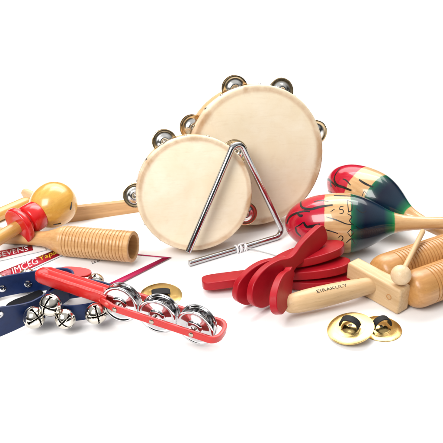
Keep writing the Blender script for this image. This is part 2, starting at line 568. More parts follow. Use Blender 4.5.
def maraca_mat(s):
    m, nt, bs = new_mat('painted_maraca_lacquer')
    v, raw = coords(nt)
    sep = nt.nodes.new('ShaderNodeSeparateXYZ'); nt.links.new(raw, sep.inputs[0])
    nz = noise(nt, v, 70, 4)
    ma = nt.nodes.new('ShaderNodeMath'); ma.operation = 'MULTIPLY_ADD'
    nt.links.new(nz, ma.inputs[0]); ma.inputs[1].default_value = 0.016; 
    dv = nt.nodes.new('ShaderNodeMath'); dv.operation = 'MULTIPLY'; dv.inputs[1].default_value = 1 / (130 * s)
    nt.links.new(sep.outputs['Z'], dv.inputs[0]); nt.links.new(dv.outputs[0], ma.inputs[2])
    vw, _ = coords(nt, (55, 55, 9))
    gr = noise(nt, vw, 3, 6, 0.6, 0.4)
    wd = mixcol(nt, ramp(nt, gr, [(0.3, 0.0), (0.7, 1.0)]), (0.50, 0.28, 0.12), (0.66, 0.43, 0.215))
    k = 130.0
    red, nav, grn = (0.40, 0.003, 0.016), (0.002, 0.006, 0.022), (0.004, 0.15, 0.05)
    paint = ramp(nt, ma.outputs[0], [(0, red), (41 / k, (0.46, 0.006, 0.03)), (66 / k, grn), (68.5 / k, (0.003, 0.085, 0.04)), (73 / k, (0.003, 0.03, 0.035)), (80 / k, nav), (98 / k, (0.004, 0.022, 0.045)), (105.5 / k, (0.004, 0.12, 0.05)), (108 / k, (0.01, 0.22, 0.06))])
    mask = ramp(nt, ma.outputs[0], [(0, 1.0), (40.8 / k, 1.0), (41.4 / k, 0.0), (66.0 / k, 0.0), (66.6 / k, 1.0), (108.2 / k, 1.0), (109 / k, 0.0)])
    c = mixcol(nt, mask, wd, paint)
    nt.links.new(c, bs.inputs['Base Color'])
    inp(bs, 'Roughness', 0.2)
    inp(bs, 'Coat Weight', 0.55); inp(bs, 'Coat Roughness', 0.03); inp(bs, 'Specular IOR Level', 0.3)
    n2 = noise(nt, v, 30, 2)
    bump(nt, bs, n2, 0.05, 0.002)
    return m

def strokes(prof, s, lines, off=0.00016):
    """painted strokes: polylines of (t, dy) px drawn on the surface of revolution, widths in px"""
    g = Geo()
    for pts, wd in lines:
        if len(pts) > 2 and pts[0] != pts[-1]:
            q_ = [pts[0]] + list(pts) + [pts[-1]]; sm = []
            for i in range(1, len(q_) - 2):
                for k in range(6):
                    t = k / 6
                    sm.append(tuple(0.5 * (2 * q_[i][c] + (q_[i + 1][c] - q_[i - 1][c]) * t + (2 * q_[i - 1][c] - 5 * q_[i][c] + 4 * q_[i + 1][c] - q_[i + 2][c]) * t * t + (3 * q_[i][c] - q_[i - 1][c] - 3 * q_[i + 1][c] + q_[i + 2][c]) * t ** 3) for c in (0, 1)))
            pts = sm + [pts[-1]]
        # resample
        rp = []
        for (a, b), (c, d) in zip(pts, pts[1:]):
            m_ = max(1, int(math.hypot(c - a, d - b) / 0.8))
            for k in range(m_):
                rp.append((a + (c - a) * k / m_, b + (d - b) * k / m_))
        rp.append(pts[-1])
        L = len(rp)
        vs, fs = [], []
        def on(t, dy):
            r = prof_r(prof, t)
            th = math.asin(max(-0.985, min(0.985, dy / max(r, 0.1))))
            rr = r * s + off
            return V((rr * math.cos(th), rr * math.sin(th), t * s))
        for i, (t, dy) in enumerate(rp):
            a = rp[max(i - 1, 0)]; b = rp[min(i + 1, L - 1)]
            tx, ty = b[0] - a[0], b[1] - a[1]
            q = math.hypot(tx, ty) or 1
            nx, ny = -ty / q, tx / q
            f = i / max(L - 1, 1)
            w = wd * 0.74 * (0.45 + 0.55 * math.sin(PI * (0.12 + 0.8 * f))) / 2
            vs += [on(t + nx * w, dy + ny * w), on(t, dy), on(t - nx * w, dy - ny * w)]
        for i in range(L - 1):
            for c in (0, 1):
                fs.append((i * 3 + c, i * 3 + c + 1, i * 3 + 3 + c + 1, i * 3 + 3 + c))
        g.add(vs, fs)
    return g

MARKS = [
    ([(16, -22), (17, -17), (20, -14.5), (27, -13.5), (37, -16), (48, -17.5)], 3.4),
    ([(2.5, 1), (5, -5), (11, -9), (20, -11.5), (26, -11)], 2.8),
    ([(20, -1), (23, 3.5), (28, 3), (36, 1)], 3.6),
    ([(14, -9), (17, -7), (19, -8)], 3.8),
    ([(12, 4), (13, 9), (17, 13)], 2.4), ([(24, 8), (29, 12), (36, 13)], 2.2), ([(20, -1), (16, 2), (12, 4)], 1.6), ([(30, -21), (36, -22), (44, -21)], 1.4),
    ([(46, -11), (50, -13.5)], 1.0), ([(44, 17), (50, 20), (52, 18)], 1.2), ([(70, -14), (76, -10), (80, -12)], 1.0), ([(70, 3), (75, 6), (80, 4)], 1.0),
    ([(27, 2), (30, 5), (35, 3.5)], 3.2),
    ([(42, -6), (52, -2.8), (60, 0.5), (66, 1.5)], 1.6),
    ([(40, 6), (47, 8), (53, 10)], 1.5),
    ([(58.5, -15.5), (55.5, -15.8), (54.6, -13.2), (57, -13.0), (58.3, -11.2), (57, -9.2), (54.2, -9.6)], 1.1),
    ([(53.5, 14.2), (55.5, 12.2), (57.6, 13.4), (57.2, 16.2), (54.2, 18.6), (58.8, 19.4)], 1.2),
    ([(62, -22), (67, -20), (66, -12), (63, -10.5), (62, -22)], 1.3),
    ([(62, -9), (66, -6), (64, -2), (68, 2)], 1.3),
    ([(62, 9), (65, 6), (68, 9), (65, 13), (62, 9)], 1.3),
    ([(61, 19), (66, 15), (69, 20)], 1.4),
    ([(49, -27), (60, -26.5), (68, -26)], 1.6),  # not a motif: edge of a softbox highlight streak, drawn as paint
]
def maraca_frame(qx, qy, d, zc_px, t0=55):
    s = MPP
    for _ in range(4):
        q = P(qx, qy, zc_px * s); s = mpp(q)
    return q - d * t0 * s, s

d1 = V((math.sqrt(1 - 0.15 ** 2 - 0.08 ** 2), -0.15, 0.08)).normalized()
o1, ms = maraca_frame(340, 223, d1, 30.4)
prof_m = [(t * ms, r * ms) for t, r in smooth_prof(MP)]
mr1 = thing('maraca', 'painted maraca lying in front, red tip beside the red clappers', 'maraca', frame(o1, d1, CDIR), 'painted maracas')
obj('gourd', Geo().lathe(prof_m, 96), maraca_mat(ms), mr1, sharp=60)
obj('painted_marks', strokes(smooth_prof(MP), ms, MARKS), M['ink'], mr1, sharp=180)
d2 = V((0.70, -0.70, -0.119)).normalized()
o2, ms2 = maraca_frame(374, 198, d2, 28.6)
dup(mr1, frame(o2, d2, CDIR) @ Matrix.Rotation(R(52), 4, 'Z') @ Matrix.Scale(0.94, 4), 'painted maraca lying behind the other one, tip pointing away')

# ------------------------------------------------------------------ plain maraca with red collar
zb = 0.052
cb = P(53, 205, zb); s = mpp(cb)
dm = V((0.60, 0.78, 0.13)).normalized()
BP = [(z_ * 0.94, r_ * 0.94) for z_, r_ in [(-26.5, 0), (-26, 5), (-24, 10), (-20.5, 15), (-15, 19.5), (-8, 22.6), (0, 24.0), (8, 23.4), (15, 20.4), (20, 16.2), (23.5, 11), (25.2, 6), (25.8, 2), (25.9, 0)]]
pm = thing('maraca', 'round amber wooden maraca with thick red collar on its neck', 'maraca', frame(cb, dm, V((0, 0, 1))))
obj('gourd', Geo().lathe([(z * s, r * s) for z, r in smooth_prof(BP)], 72), M['amber'], pm, sharp=60)
obj('collar', Geo().lathe([(z * s, r * s) for z, r in [(-45, 5), (-45, 16.8), (-44.6, 17.8), (-43.6, 18.2), (-40.4, 18.2), (-39.2, 17.6), (-38.7, 16.0), (-37.6, 11.6), (-35.5, 11.2), (-34.4, 11.6), (-33.6, 13.8), (-32.4, 14.6), (-20.5, 14.6), (-19.4, 14.0), (-19.2, 7)]], 72), M['collar'], pm, sharp=50)
obj('handle', Geo().lathe([(z * s, r * s) for z, r in [(-160, 0), (-159, 5), (-155, 7), (-120, 7), (-80, 6.6), (-40, 6.2), (-24, 6.2)]], 40), M['amber_plain'], pm)
# dark splits in the ball: thin gashes following the surface
for (ax, ay, ln, wd) in ((74, 208, 8, 2.2), (60, 226, 8, 1.8)):
    q = ray(ax - 3, ay - 2).normalized()
    oc = CAM - cb; bq = q.dot(oc); rr = 22.8 * s
    disc = bq * bq - (oc.dot(oc) - rr * rr)
    hit = CAM + q * (-bq - math.sqrt(max(disc, 0)))
    nn = (hit - cb).normalized()
    mt = pm.matrix_world.inverted() @ frame(hit - nn * 0.0004, nn, V((0.65, 0.2, 0.75)) if ax > 70 else V((0.9, -0.2, -0.3)))
    out = []
    for k in range(20):
        a = 2 * PI * k / 20
        out.append((ln * 0.5 * s * math.cos(a), wd * 0.5 * s * math.sin(a) * (0.8 + 0.2 * math.cos(3 * a))))
    obj('split', Geo().prism(out, 0, 0.0012), M['ink'], pm, loc=mt)

# the handle of another one, its end by the ball
e = P(30.5, 200.5, 0.0115); e2 = P(-40, 232, 0.0115)
dd = (e - e2).normalized(); s = mpp(e)
st = thing('rounded_stick', 'yellow varnished round stick entering from the left above red collar', 'stick', frame(e, -dd, V((0, 0, 1))))
obj('stick_body', Geo().lathe([(0, 0), (0.0006, 0.0035), (0.002, 0.0062), (0.0045, 0.0085), (0.009, 0.0099), (0.016, 0.0105), (0.08, 0.0110), (0.2, 0.0113), (0.203, 0.009), (0.204, 0)], 48), M['amber_plain'], st)

e = P(23, 192, 0.0085); e2 = P(70, 209, 0.0085); dd = (e2 - e).normalized()
st = thing('beater', 'pale wooden beater tip peeking over the round amber maraca', 'beater', frame(e, dd, V((0, 0, 1))))
obj('beater_head', Geo().lathe([(0, 0), (0.0005, 0.004), (0.0025, 0.0066), (0.006, 0.008), (0.012, 0.0083), (0.022, 0.0075), (0.03, 0.004), (0.031, 0)], 40), M['maple'], st)
obj('beater_shaft', Geo().lathe([(0.028, 0.0), (0.028, 0.0038), (0.095, 0.0036), (0.096, 0)], 24), M['maple'], st)

# flat bar behind
a0, a1 = P(35, 228, 0.0), P(142, 212, 0.0)
dd = (a1 - a0).normalized()
br = thing('wooden_bar', 'flat pale wooden bar lying behind the guiro and the amber maraca', 'bar', frame(a0, V((0, 0.12, 1)), dd))
L = (a1 - a0).length
obj('bar_body', Geo().box((0, 0.001, 0.002), (L, 0.014, 0.0285)), M['bar'], br, bevel=0.0016)

# ------------------------------------------------------------------ ridged guiro at the left
gr_ = 0.0240
ga, gb = P(61, 244.5, gr_ + 0.001), P(134.5, 241.5, gr_ + 0.009)
ga = ga + V((0, 0.012, 0)); gb = gb + V((0, -0.016, 0))
gd = (gb - ga).normalized()
Lg = (gb - ga).length
gu = thing('guiro', 'ridged hollow wooden guiro lying on the booklets, open end facing right', 'guiro', frame(ga, gd, V((0, 0, 1))))
pr = [(-0.17, 0.0), (-0.169, 0.010), (-0.165, 0.0125), (-0.14, 0.0130), (-0.10, 0.0125), (-0.06, 0.0115), (-0.035, 0.0118), (-0.022, 0.0145), (-0.012, 0.0178), (-0.004, 0.0212), (0.002, 0.0228)]
pr = smooth_prof(pr, 3)
nr = 19
z0 = 0.005; z1 = Lg - 0.008
for k in range(nr):
    a = z0 + (z1 - z0) * k / nr; w = (z1 - z0) / nr
    pr += [(a, 0.0220), (a + w * 0.09, 0.0232), (a + w * 0.25, 0.0237), (a + w * 0.5, 0.0239), (a + w * 0.75, 0.0237), (a + w * 0.91, 0.0232)]
pr += [(z1, 0.0224), (z1 + 0.0006, 0.0235), (Lg - 0.001, 0.0238), (Lg, 0.0231), (Lg, 0.0188), (Lg - 0.001, 0.0180), (Lg - 0.09, 0.0178), (Lg - 0.0905, 0.0)]
obj('guiro_body', Geo().lathe(pr, 72), M['guiro'], gu, sharp=30)

# ------------------------------------------------------------------ booklets
def sheet(name, label, px_quad, z, th=0.0012):
    pts = [P(x, y, z) for x, y in px_quad]
    c = sum(pts, V()) / 4
    root = thing(name, label, 'booklet', Matrix.Translation(V((c.x, c.y, z))), 'song booklets under the bells')
    q = [(p.x - c.x, p.y - c.y) for p in pts]
    g = Geo().prism(q, 0, th)
    obj('pages', g, M['paper'], root, bevel=0.0003, seg=1)
    return root, V((c.x, c.y, z))

def strip(name, root, base, px_quad, z, mat, z_off=0.0003):
    pts = [P(x, y, z) - base for x, y in px_quad]
    g = Geo().add([(p.x, p.y, p.z) for p in pts], [(0, 1, 2, 3)])
    return obj(name, g, mat, root, solid=0.0003, offset=1)

def flat_text(name, parent, base, body, p0, p1, hpx, z, mat, sx=1.0):
    a, b = P(*p0, z), P(*p1, z)
    me = text_mesh(body, 1.0, 0.0)
    xs = [v.co.x for v in me.vertices]; ys = [v.co.y for v in me.vertices]
    W, y0, H = max(xs) - min(xs), min(ys), max(ys) - min(ys)
    ux = (b - a)
    # letter height leans along screen up-left like the print
    uy = P(p0[0] + hpx[0], p0[1] + hpx[1], z) - a
    x0 = min(xs)
    for v in me.vertices:
        c = a + ux * ((v.co.x - x0) / W) + uy * ((v.co.y - y0) / H) - base
        v.co = (c.x, c.y, c.z)
    return obj(name, me, mat, parent, solid=0.0002, offset=1)

# booklet with the crimson border (right)
bk, bb = sheet('song_booklet', 'white booklet with crimson border, corner showing right of the guiro', [(62, 246), (171.5, 257.5), (96, 296), (-20, 290)], 0.0008, 0.0016)
bz = 0.0008 + 0.0016 + 0.0004
strip('crimson_border', bk, bb, [(171, 257.3), (164.5, 256.9), (86.5, 294), (96, 295.6)], bz, M['crimson'])
strip('top_border', bk, bb, [(171, 257.3), (165, 257.8), (128, 253.8), (128, 253.1)], bz + 0.0004, M['crimson'])
flat_text('small_print', bk, bb, 'La la la', (92, 263.8), (104, 259.6), (-0.6, -2.2), bz + 0.0003, M['greyprint'])
# booklet with red title strip
bk2, bb2 = sheet('song_booklet', 'white booklet whose red title strip carries white and yellow lettering', [(72, 240), (65, 254.5), (-12, 289.5), (-40, 262)], 0.0034, 0.0016)
bz2 = 0.0034 + 0.0016 + 0.0004
strip('title_strip', bk2, bb2, [(66, 245.5), (63, 253.8), (-6, 285), (-6, 274.5)], bz2, M['redprint'])
strip('title_picture', bk2, bb2, [(10.5, 268.8), (11.5, 276.2), (-4, 283.2), (-4, 274.8)], bz2 + 0.0003, M['pinkprint'])
flat_text('white_title', bk2, bb2, 'IMCEG', (13.5, 274.3), (38.5, 263.2), (-2.0, -6.2), bz2 + 0.0004, M['whiteprint'])
flat_text('yellow_title', bk2, bb2, 'Yapat', (40, 262.6), (60.5, 253.4), (-1.6, -5.6), bz2 + 0.0004, M['yellowprint'])
# booklet behind with strip
bk3, bb3 = sheet('song_booklet', 'white booklet at the left edge under the guiro handle, red strip lettered white', [(42, 241), (46, 250.5), (-30, 268), (-30, 246)], 0.0058, 0.0016)
bz3 = 0.0058 + 0.0016 + 0.0004
strip('title_strip', bk3, bb3, [(32, 245), (33, 250.2), (-14, 261.5), (-14, 253.5)], bz3, M['redprint'])
flat_text('white_title', bk3, bb3, 'SEVENS', (-2, 257.6), (28.5, 250.2), (-0.7, -4.6), bz3 + 0.0004, M['whiteprint'])

# ------------------------------------------------------------------ strap of bells
def smooth2c(pts, sub=4):
    out = []; n = len(pts)
    for i in range(n):
        p0, p1, p2, p3 = pts[i - 1], pts[i], pts[(i + 1) % n], pts[(i + 2) % n]
        for k in range(sub):
            t = k / sub
            out.append(tuple(0.5 * (2 * p1[c] + (p2[c] - p0[c]) * t + (2 * p0[c] - 5 * p1[c] + 4 * p2[c] - p3[c]) * t * t + (3 * p1[c] - p0[c] - 3 * p2[c] + p3[c]) * t ** 3) for c in (0, 1)))
    return out

def bell_mesh(r):
    """hollow sphere bell, cross-slotted at +z"""
    g = Geo(); nu, nv = 64, 40
    vs = [(0, 0, r)]
    fs = []
    for i in range(1, nv):
        ph = PI * i / nv
        for k in range(nu):
            a = 2 * PI * k / nu
            rr = r * math.sin(ph)
            zz = r * math.cos(ph)
            if abs(ph - PI * 0.5) < 0.05: rr *= 1.035        # crimped seam
            vs.append((rr * math.cos(a), rr * math.sin(a), zz))
    vs.append((0, 0, -r))
    def cut(ph, a):
        if ph > 1.20: return False
        x, y = math.sin(ph) * math.cos(a), math.sin(ph) * math.sin(a)
        w = 0.075 + (0.10 if ph > 1.02 else 0)
        return (abs(x) < w or abs(y) < w)
    for k in range(nu):
        k2 = (k + 1) % nu
        if not cut(PI / nv / 2, 2 * PI * (k + .5) / nu): fs.append((0, 1 + k, 1 + k2))
        for i in range(nv - 2):
            if cut(PI * (i + 1.5) / nv, 2 * PI * (k + .5) / nu): continue
            fs.append((1 + i * nu + k, 1 + (i + 1) * nu + k, 1 + (i + 1) * nu + k2, 1 + i * nu + k2))
        fs.append((1 + (nv - 2) * nu + k, len(vs) - 1, 1 + (nv - 2) * nu + k2))
    g.add(vs, fs)
    return g

def bell_strap(label, cpx, long_vec, short_len, height, bells, rivets, lean=0.10, phase=0.0):
    c = P(*cpx, 0)
    root = thing('bell_strap', label, 'bell strap', Matrix.Translation(c), 'navy straps of jingle bells')
    lx = V((long_vec[0], long_vec[1], 0)); sx = V((-lx.y, lx.x, 0)).normalized() * short_len
    N = 120
    base, tops, outs = [], [], []
    for k in range(N):
        a = 2 * PI * k / N
        p = lx * math.cos(a) + sx * math.sin(a)
        # stadium-like fullness
        p = p * (1 + 0.05 * math.cos(4 * a + 0.4 + phase) + 0.025 * math.sin(3 * a + phase))
        t = (-lx * math.sin(a) + sx * math.cos(a)).normalized()
        o = t.cross(V((0, 0, 1)))
        wob = 0.0015 * math.sin(3 * a + 1 + phase)
        base.append(p + V((0, 0, 0.0062 if False else 0.0070)))
        hk = height * (1 + 0.45 * max(0, -(p.normalized().y)) * (long_vec[0] > 0.07))
        tops.append(p + o * (hk * (lean - 0.30 * (hk - height) / height) + wob) + V((0, 0, 0.0070 + hk + wob)))
        outs.append(o)
    obj('strap', Geo().band(base, tops, 0.0030), M['navy'], root, sharp=50)
    def nearest(px, py, z):
        w = P(px, py, z) - c
        return min(range(N), key=lambda k: (V((base[k].x + outs[k].x * 0.015, base[k].y + outs[k].y * 0.015)) - V((w.x, w.y))).length)
    for (bx, by, br_px, tw, el, *bz_) in bells:
        k = nearest(bx, by, bz_[0] if bz_ else 0.019)
        r = br_px * mpp(base[k] + c)
        o = outs[k]
        mid = base[k].lerp(tops[k], 0.45)
        pos = mid + o * (r + 0.0042)
        pos.z = max(pos.z, r + 0.0006, bz_[0] if bz_ else 0)
        axis = (o + V((0, 0, el))).normalized()
        mt = frame(pos, axis, V((0, 0, 1))) @ Matrix.Rotation(R(tw), 4, 'Z')
        b = obj('bell', bell_mesh(r), [M['bell'], M['bell_in']], root, sharp=40, solid=0.0009, offset=-1, loc=mt)
        cl_ = obj('clapper', Geo().lathe([(r * 0.28 * math.sin(q * PI / 8), r * 0.28 * math.cos(q * PI / 8)) for q in range(-4, 5)], 16), M['tack'], b, loc=V((0, 0, -r * 0.3)))
        # rivet on the inner face
        inn = mid - o * 0.0004
        obj('rivet', Geo().lathe([(0, 0.0052), (0.0010, 0.0050), (0.0018, 0.0036), (0.0021, 0.0018), (0.0012, 0.0015), (0.0012, 0)], 24), M['chrome'], root, loc=frame(inn, -o + V((0, 0, 0.1)), V((0, 0, 1))))
    for (px, py, z, side) in rivets:
        w = P(px, py, z) - c
        k = min(range(N), key=lambda k: (V((base[k].x, base[k].y)) - V((w.x, w.y))).length)
        f = max(0.1, min(0.9, (z - 0.007) / height))
        q = base[k].lerp(tops[k], f) + outs[k] * (0.0032 if side > 0 else -0.0003)
        obj('rivet', Geo().lathe([(0, 0.0056), (0.0010, 0.0054), (0.0019, 0.0040), (0.0022, 0.0019), (0.0012, 0.0015), (0.0012, 0)], 24), M['chrome'], root, loc=frame(q, outs[k] * side + V((0, 0, -0.1 * side)), V((0, 0, 1))))
    return root, c, base, tops, outs

sa = bell_strap('navy strap of jingle bells looping in from the lower left edge', (-12, 324), (0.093, 0.062), 0.041, 0.033,
           [(31, 316, 10.8, 12, 0.5, 0.025), (29, 276, 9.0, 0, 0.5), (-2, 278, 8.5, 0, 0.5)], [(3, 326, 0.032, 1)], phase=0.3)
sb = bell_strap('navy strap of jingle bells lying under the red jingle stick', (84, 312), (0.044, 0.004), 0.026, 0.0265,
           [(60, 297, 10.8, 75, 0.45, 0.042), (66, 316, 10.0, 45, 0.15, 0.0225), (94, 310, 10.6, 5, 0.3, 0.025), (97, 279, 8.8, 0, 0.9, 0.020)], [], phase=1.2)
patch_pts = [P(x, y, 0.0115) - sa[1] for x, y in smooth2c([(6, 305), (14, 299.5), (26, 295), (38, 290), (43, 291.5), (40, 297), (33, 303), (22, 307.5), (12, 308)])]
obj('black_patch', Geo().prism([(p.x, p.y) for p in patch_pts], 0.0085, 0.0115), M['tail'], sa[0], bevel=0.0008, seg=2)  # black patch added to fill the dark inside of the loop
# red tab on the far side of the right-hand strap
rb, cbb, bs_, tp_, ou_ = sb
tc = P(75, 272, 0.036) - cbb
out = []
for k in range(32):
    a = 2 * PI * k / 32
    cx_ = 0.024 * (abs(math.cos(a)) ** 0.7) * (1 if math.cos(a) > 0 else -1)
    sy_ = 0.0085 * (abs(math.sin(a)) ** 0.8) * (1 if math.sin(a) > 0 else -1)
    out.append((cx_, sy_))
obj('red_tab', Geo().prism(out, -0.0022, 0.0022), M['redplastic'], rb, bevel=0.0012, loc=Matrix.Translation(tc) @ Matrix.Rotation(R(-10), 4, 'Z') @ Matrix.Rotation(R(14), 4, 'X'))

# ------------------------------------------------------------------ jingle stick
ja, jb = P(37, 273, 0.052), P(221, 332.5, 0.0278)
jd = (jb - ja); JL = jd.length; jd.normalize()
js = thing('jingle_stick', 'red plastic jingle stick with three sets of silver jingles', 'jingle stick', frame(ja, jd.cross(V((-jd.y, jd.x, 0))), jd))
HL = JL * 0.42
hw, hh = 0.0128, 0.0085
# grip: lofted section along x with lengthwise flutes on top
g = Geo(); vs = []; fs = []; NS = 48
stations = [(0.0, 0.25), (0.0012, 0.5), (0.004, 0.76), (0.009, 0.93), (0.015, 1.0)] + [(0.015 + (HL - 0.015) * k / 14, 1.0) for k in range(1, 15)]
for i, (x, k) in enumerate(stations):
    for q in range(NS):
        a = 2 * PI * q / NS
        ca, sa_ = math.cos(a), math.sin(a)
        y = hw * k * math.copysign(abs(ca) ** 0.55, ca)
        z = hh * (0.35 + 0.65 * k) * math.copysign(abs(sa_) ** 0.55, sa_)
        if sa_ > 0.3 and 0.012 < x < HL * 0.97:
            z += 0.0017 * math.cos(y / hw * PI * 2.5)
        if abs(ca) > 0.8 and 0.012 < x < HL * 0.94:
            y -= math.copysign(0.0014, ca) * max(0, math.sin(x / 0.0155 * PI)) ** 2
        vs.append((x, y, z))
for i in range(len(stations) - 1):
    for q in range(NS):
        q2 = (q + 1) % NS
        fs.append((i * NS + q, i * NS + q2, (i + 1) * NS + q2, (i + 1) * NS + q))
fs.append(tuple(range(NS))); fs.append(tuple(reversed([(len(stations) - 1) * NS + q for q in range(NS)])))
g.add(vs, fs)
obj('grip', g, M['redplastic'], js, sharp=45)
# frame: closed loop of flat bar
fw = 0.0165
loopp = []
x0, x1 = HL - 0.004, JL
for k in range(13):
    a = -PI / 2 + PI * k / 12
    loopp.append(V((x1 - 0.009 + 0.009 * math.cos(a), (fw - 0.004) * math.sin(a) + (0.004 * math.copysign(1, math.sin(a)) if abs(math.sin(a)) > .2 else 0.02 * math.sin(a)), 0)))
loopp += [V((x0 + 0.02, fw, 0)), V((x0, hw * 0.8, 0)), V((x0, -hw * 0.8, 0)), V((x0 + 0.02, -fw, 0))]
# resample sharp long sides
dense = []
for i, p in enumerate(loopp):
    q = loopp[(i + 1) % len(loopp)]
    m_ = max(1, int((q - p).length / 0.006))
    for k in range(m_): dense.append(p.lerp(q, k / m_))
inner = [p - V((0, 0, 0.0048)) for p in dense]; outer = [p + V((0, 0, 0.0048)) for p in dense]
obj('frame', Geo().band(inner, outer, 0.0046), M['redplastic'], js, sharp=40, bevel=0)
JR = 0.0262
def stick_jingle(r, sg):
    p = [(0.0, 0.0008), (0.0, r * 0.10), (0.0004, r * 0.13), (0.0020, r * 0.15), (0.0026, r * 0.20), (0.0026, r * 0.34), (0.0020, r * 0.40), (0.0004, r * 0.44), (0.0000, r * 0.50), (-0.0002, r * 0.78), (0.0000, r * 0.84), (0.0007, r * 0.875), (0.0010, r * 0.91), (0.0010, r * 0.94), (0.0007, r * 0.97), (0.0003, r * 0.99), (-0.0002, r), (-0.0007, r * 0.99), (-0.0009, r * 0.965)]
    return [(sg * z, rr) for z, rr in p]
for px in (125.5, 161, 197.5):
    f = (px - 38) / (219.5 - 38) + 0.005
    for yy, sg in ((-0.0085, 1), (0.0048, -1)):
        mt = Matrix.Translation(V((f * JL + random.uniform(-.0015, .0015), yy, random.uniform(-0.001, 0.001)))) @ Matrix.Rotation(R(90), 4, 'X') @ Matrix.Rotation(R(random.uniform(-5, 5)), 4, 'X') @ Matrix.Rotation(R(random.uniform(-6, 6)), 4, 'Y')
        jg = obj('jingle', Geo().lathe(stick_jingle(JR, sg), 160), M['chrome'], js, sharp=40, loc=mt)
    obj('pin', Geo().tube([V((f * JL, -fw, 0)), V((f * JL, fw, 0))], 0.0013, 12), M['tack'], js)
    obj('rivet', Geo().lathe([(0, 0.0034), (0.0008, 0.0032), (0.0016, 0.0018), (0.0017, 0)], 20), M['tack'], js, loc=Matrix.Translation(V((f * JL, -fw - 0.0046, 0))) @ Matrix.Rotation(R(90), 4, 'X'))

# ------------------------------------------------------------------ finger cymbals
def cymbal(label, cpx, rpx, z, n, elastic):
    c = P(*cpx, z); r = rpx * mpp(c)
    root = thing('finger_cymbal', label, 'finger cymbal', frame(c, n, V((1, 0, 0))), 'brass finger cymbals')
    p = [(r * 0.16, 0.0026), (r * 0.158, r * 0.10), (r * 0.14, r * 0.20), (r * 0.10, r * 0.29), (r * 0.055, r * 0.36), (r * 0.035, r * 0.42), (r * 0.045, r * 0.62), (r * 0.04, r * 0.80), (r * 0.015, r * 0.95), (0.0, r), (-0.0008, r * 1.0), (-0.0005, r * 0.97)]
    obj('disc', Geo().lathe([(zz, q) for zz, q in p], 80), M['brass'], root, sharp=50, solid=0.0010, offset=-1)
    obj('elastic', elastic(r), M['black'], root, bevel=0.0006, seg=2)
    return root

def elastic_loop(r, ang, h, w, spread):
    g = Geo()
    pts = []
    for k in range(15):
        t = k / 14
        a = PI * t
        pts.append(V((spread * math.cos(a), 0, r * 0.13 + h * math.sin(a) ** 0.8)))
    vs, fs = [], []
    rot = Matrix.Rotation(ang, 3, 'Z')
    for i, p in enumerate(pts):
        tg = (pts[min(i + 1, 14)] - pts[max(i - 1, 0)]).normalized()
        nn = tg.cross(V((0, 1, 0)))
        for (yy, tt) in ((-w, 0.0009), (w, 0.0009), (w, -0.0009), (-w, -0.0009)):
            vs.append(rot @ (p + V((0, yy, 0)) + nn * tt))
    for i in range(14):
        for k in range(4):
            k2 = (k + 1) % 4
            fs.append((i * 4 + k, i * 4 + k2, i * 4 + 4 + k2, i * 4 + 4 + k))
    fs.append((0, 1, 2, 3)); fs.append((59, 58, 57, 56))
    return g.add(vs, fs)

cymbal('brass finger cymbal tipped up on the other one near the wooden handle', (350.5, 328, ), 23.5, 0.0105, V((-0.24, -0.07, 1)), lambda r: elastic_loop(r, R(-30), 0.013, 0.0052, 0.0125))
cymbal('brass finger cymbal lying flat at the front right beneath its twin', (381, 328.5), 20.5, 0.0012, V((0.0, -0.03, 1)), lambda r: elastic_loop(r, R(20), 0.014, 0.0046, 0.0125))
cymbal('dull brass finger cymbal lying alone behind the red jingle stick', (161, 295), 21, 0.0015, V((0.02, -0.02, 1)), lambda r: elastic_loop(r, R(8), 0.003, 0.0062, 0.0125))

# ------------------------------------------------------------------ red clappers
def mirror_outline(half):
    return half + [(x, -y) for x, y in reversed(half) if abs(y) > 1e-5]

def catmull2(pts, sub=5):
    return smooth2(pts, sub)
def smooth2(prof, sub):
    out = []; n = len(prof)
    for i in range(n - 1):
        p0, p1, p2, p3 = prof[max(i - 1, 0)], prof[i], prof[i + 1], prof[min(i + 2, n - 1)]
        for k in range(sub):
            t = k / sub
            out.append(tuple(0.5 * (2 * p1[c] + (p2[c] - p0[c]) * t + (2 * p0[c] - 5 * p1[c] + 4 * p2[c] - p3[c]) * t * t + (3 * p1[c] - p0[c] - 3 * p2[c] + p3[c]) * t ** 3) for c in (0, 1)))
    out.append(prof[-1])
    return out
# handle end at x=0, neck 0.135, paddle end 0.30
core_half = smooth2([(0.0, 0.0), (0.0012, 0.009), (0.006, 0.0145), (0.018, 0.0175), (0.05, 0.0180), (0.09, 0.0165), (0.118, 0.0125), (0.137, 0.0115), (0.155, 0.0150), (0.180, 0.0235), (0.215, 0.0295), (0.25, 0.0295), (0.278, 0.0235), (0.294, 0.0125), (0.2995, 0.004), (0.30, 0.0)], 4)
side_half = smooth2([(0.128, 0.0), (0.1285, 0.008), (0.135, 0.0108), (0.150, 0.0125), (0.170, 0.0200), (0.195, 0.0268), (0.225, 0.0300), (0.255, 0.0285), (0.28, 0.0225), (0.294, 0.0120), (0.2995, 0.004), (0.30, 0.0)], 4)
def clapper(label, mtx, pieces, th=0.0105, sl=1.0, sw=1.0):
    """pieces: (kind, layer offset, pitch about local y, yaw about local z, slide) turned at the neck"""
    root = thing('clapper', label, 'clapper', mtx, 'red wooden hand clappers')
    for kind, off, pitch, yaw, dx, *wf in pieces:
        wf, lf = (list(wf) + [1.0, 1.0])[:2] if len(wf) < 2 else wf
        half = core_half if kind == 'handle_board' else side_half
        ol = mirror_outline(half)
        piv = V((0.137 * sl, 0, 0))
        ol = [((x * sl - piv.x) * lf, y * sw * wf) for x, y in ol]
        mt = Matrix.Translation(piv + V((dx, 0, off))) @ Matrix.Rotation(R(yaw), 4, 'Z') @ Matrix.Rotation(R(pitch), 4, 'Y')
        obj(kind, Geo().prism(ol, -th / 2, th / 2), M['red'], root, sharp=30, bevel=0.0014, seg=3, loc=mt)
    return root

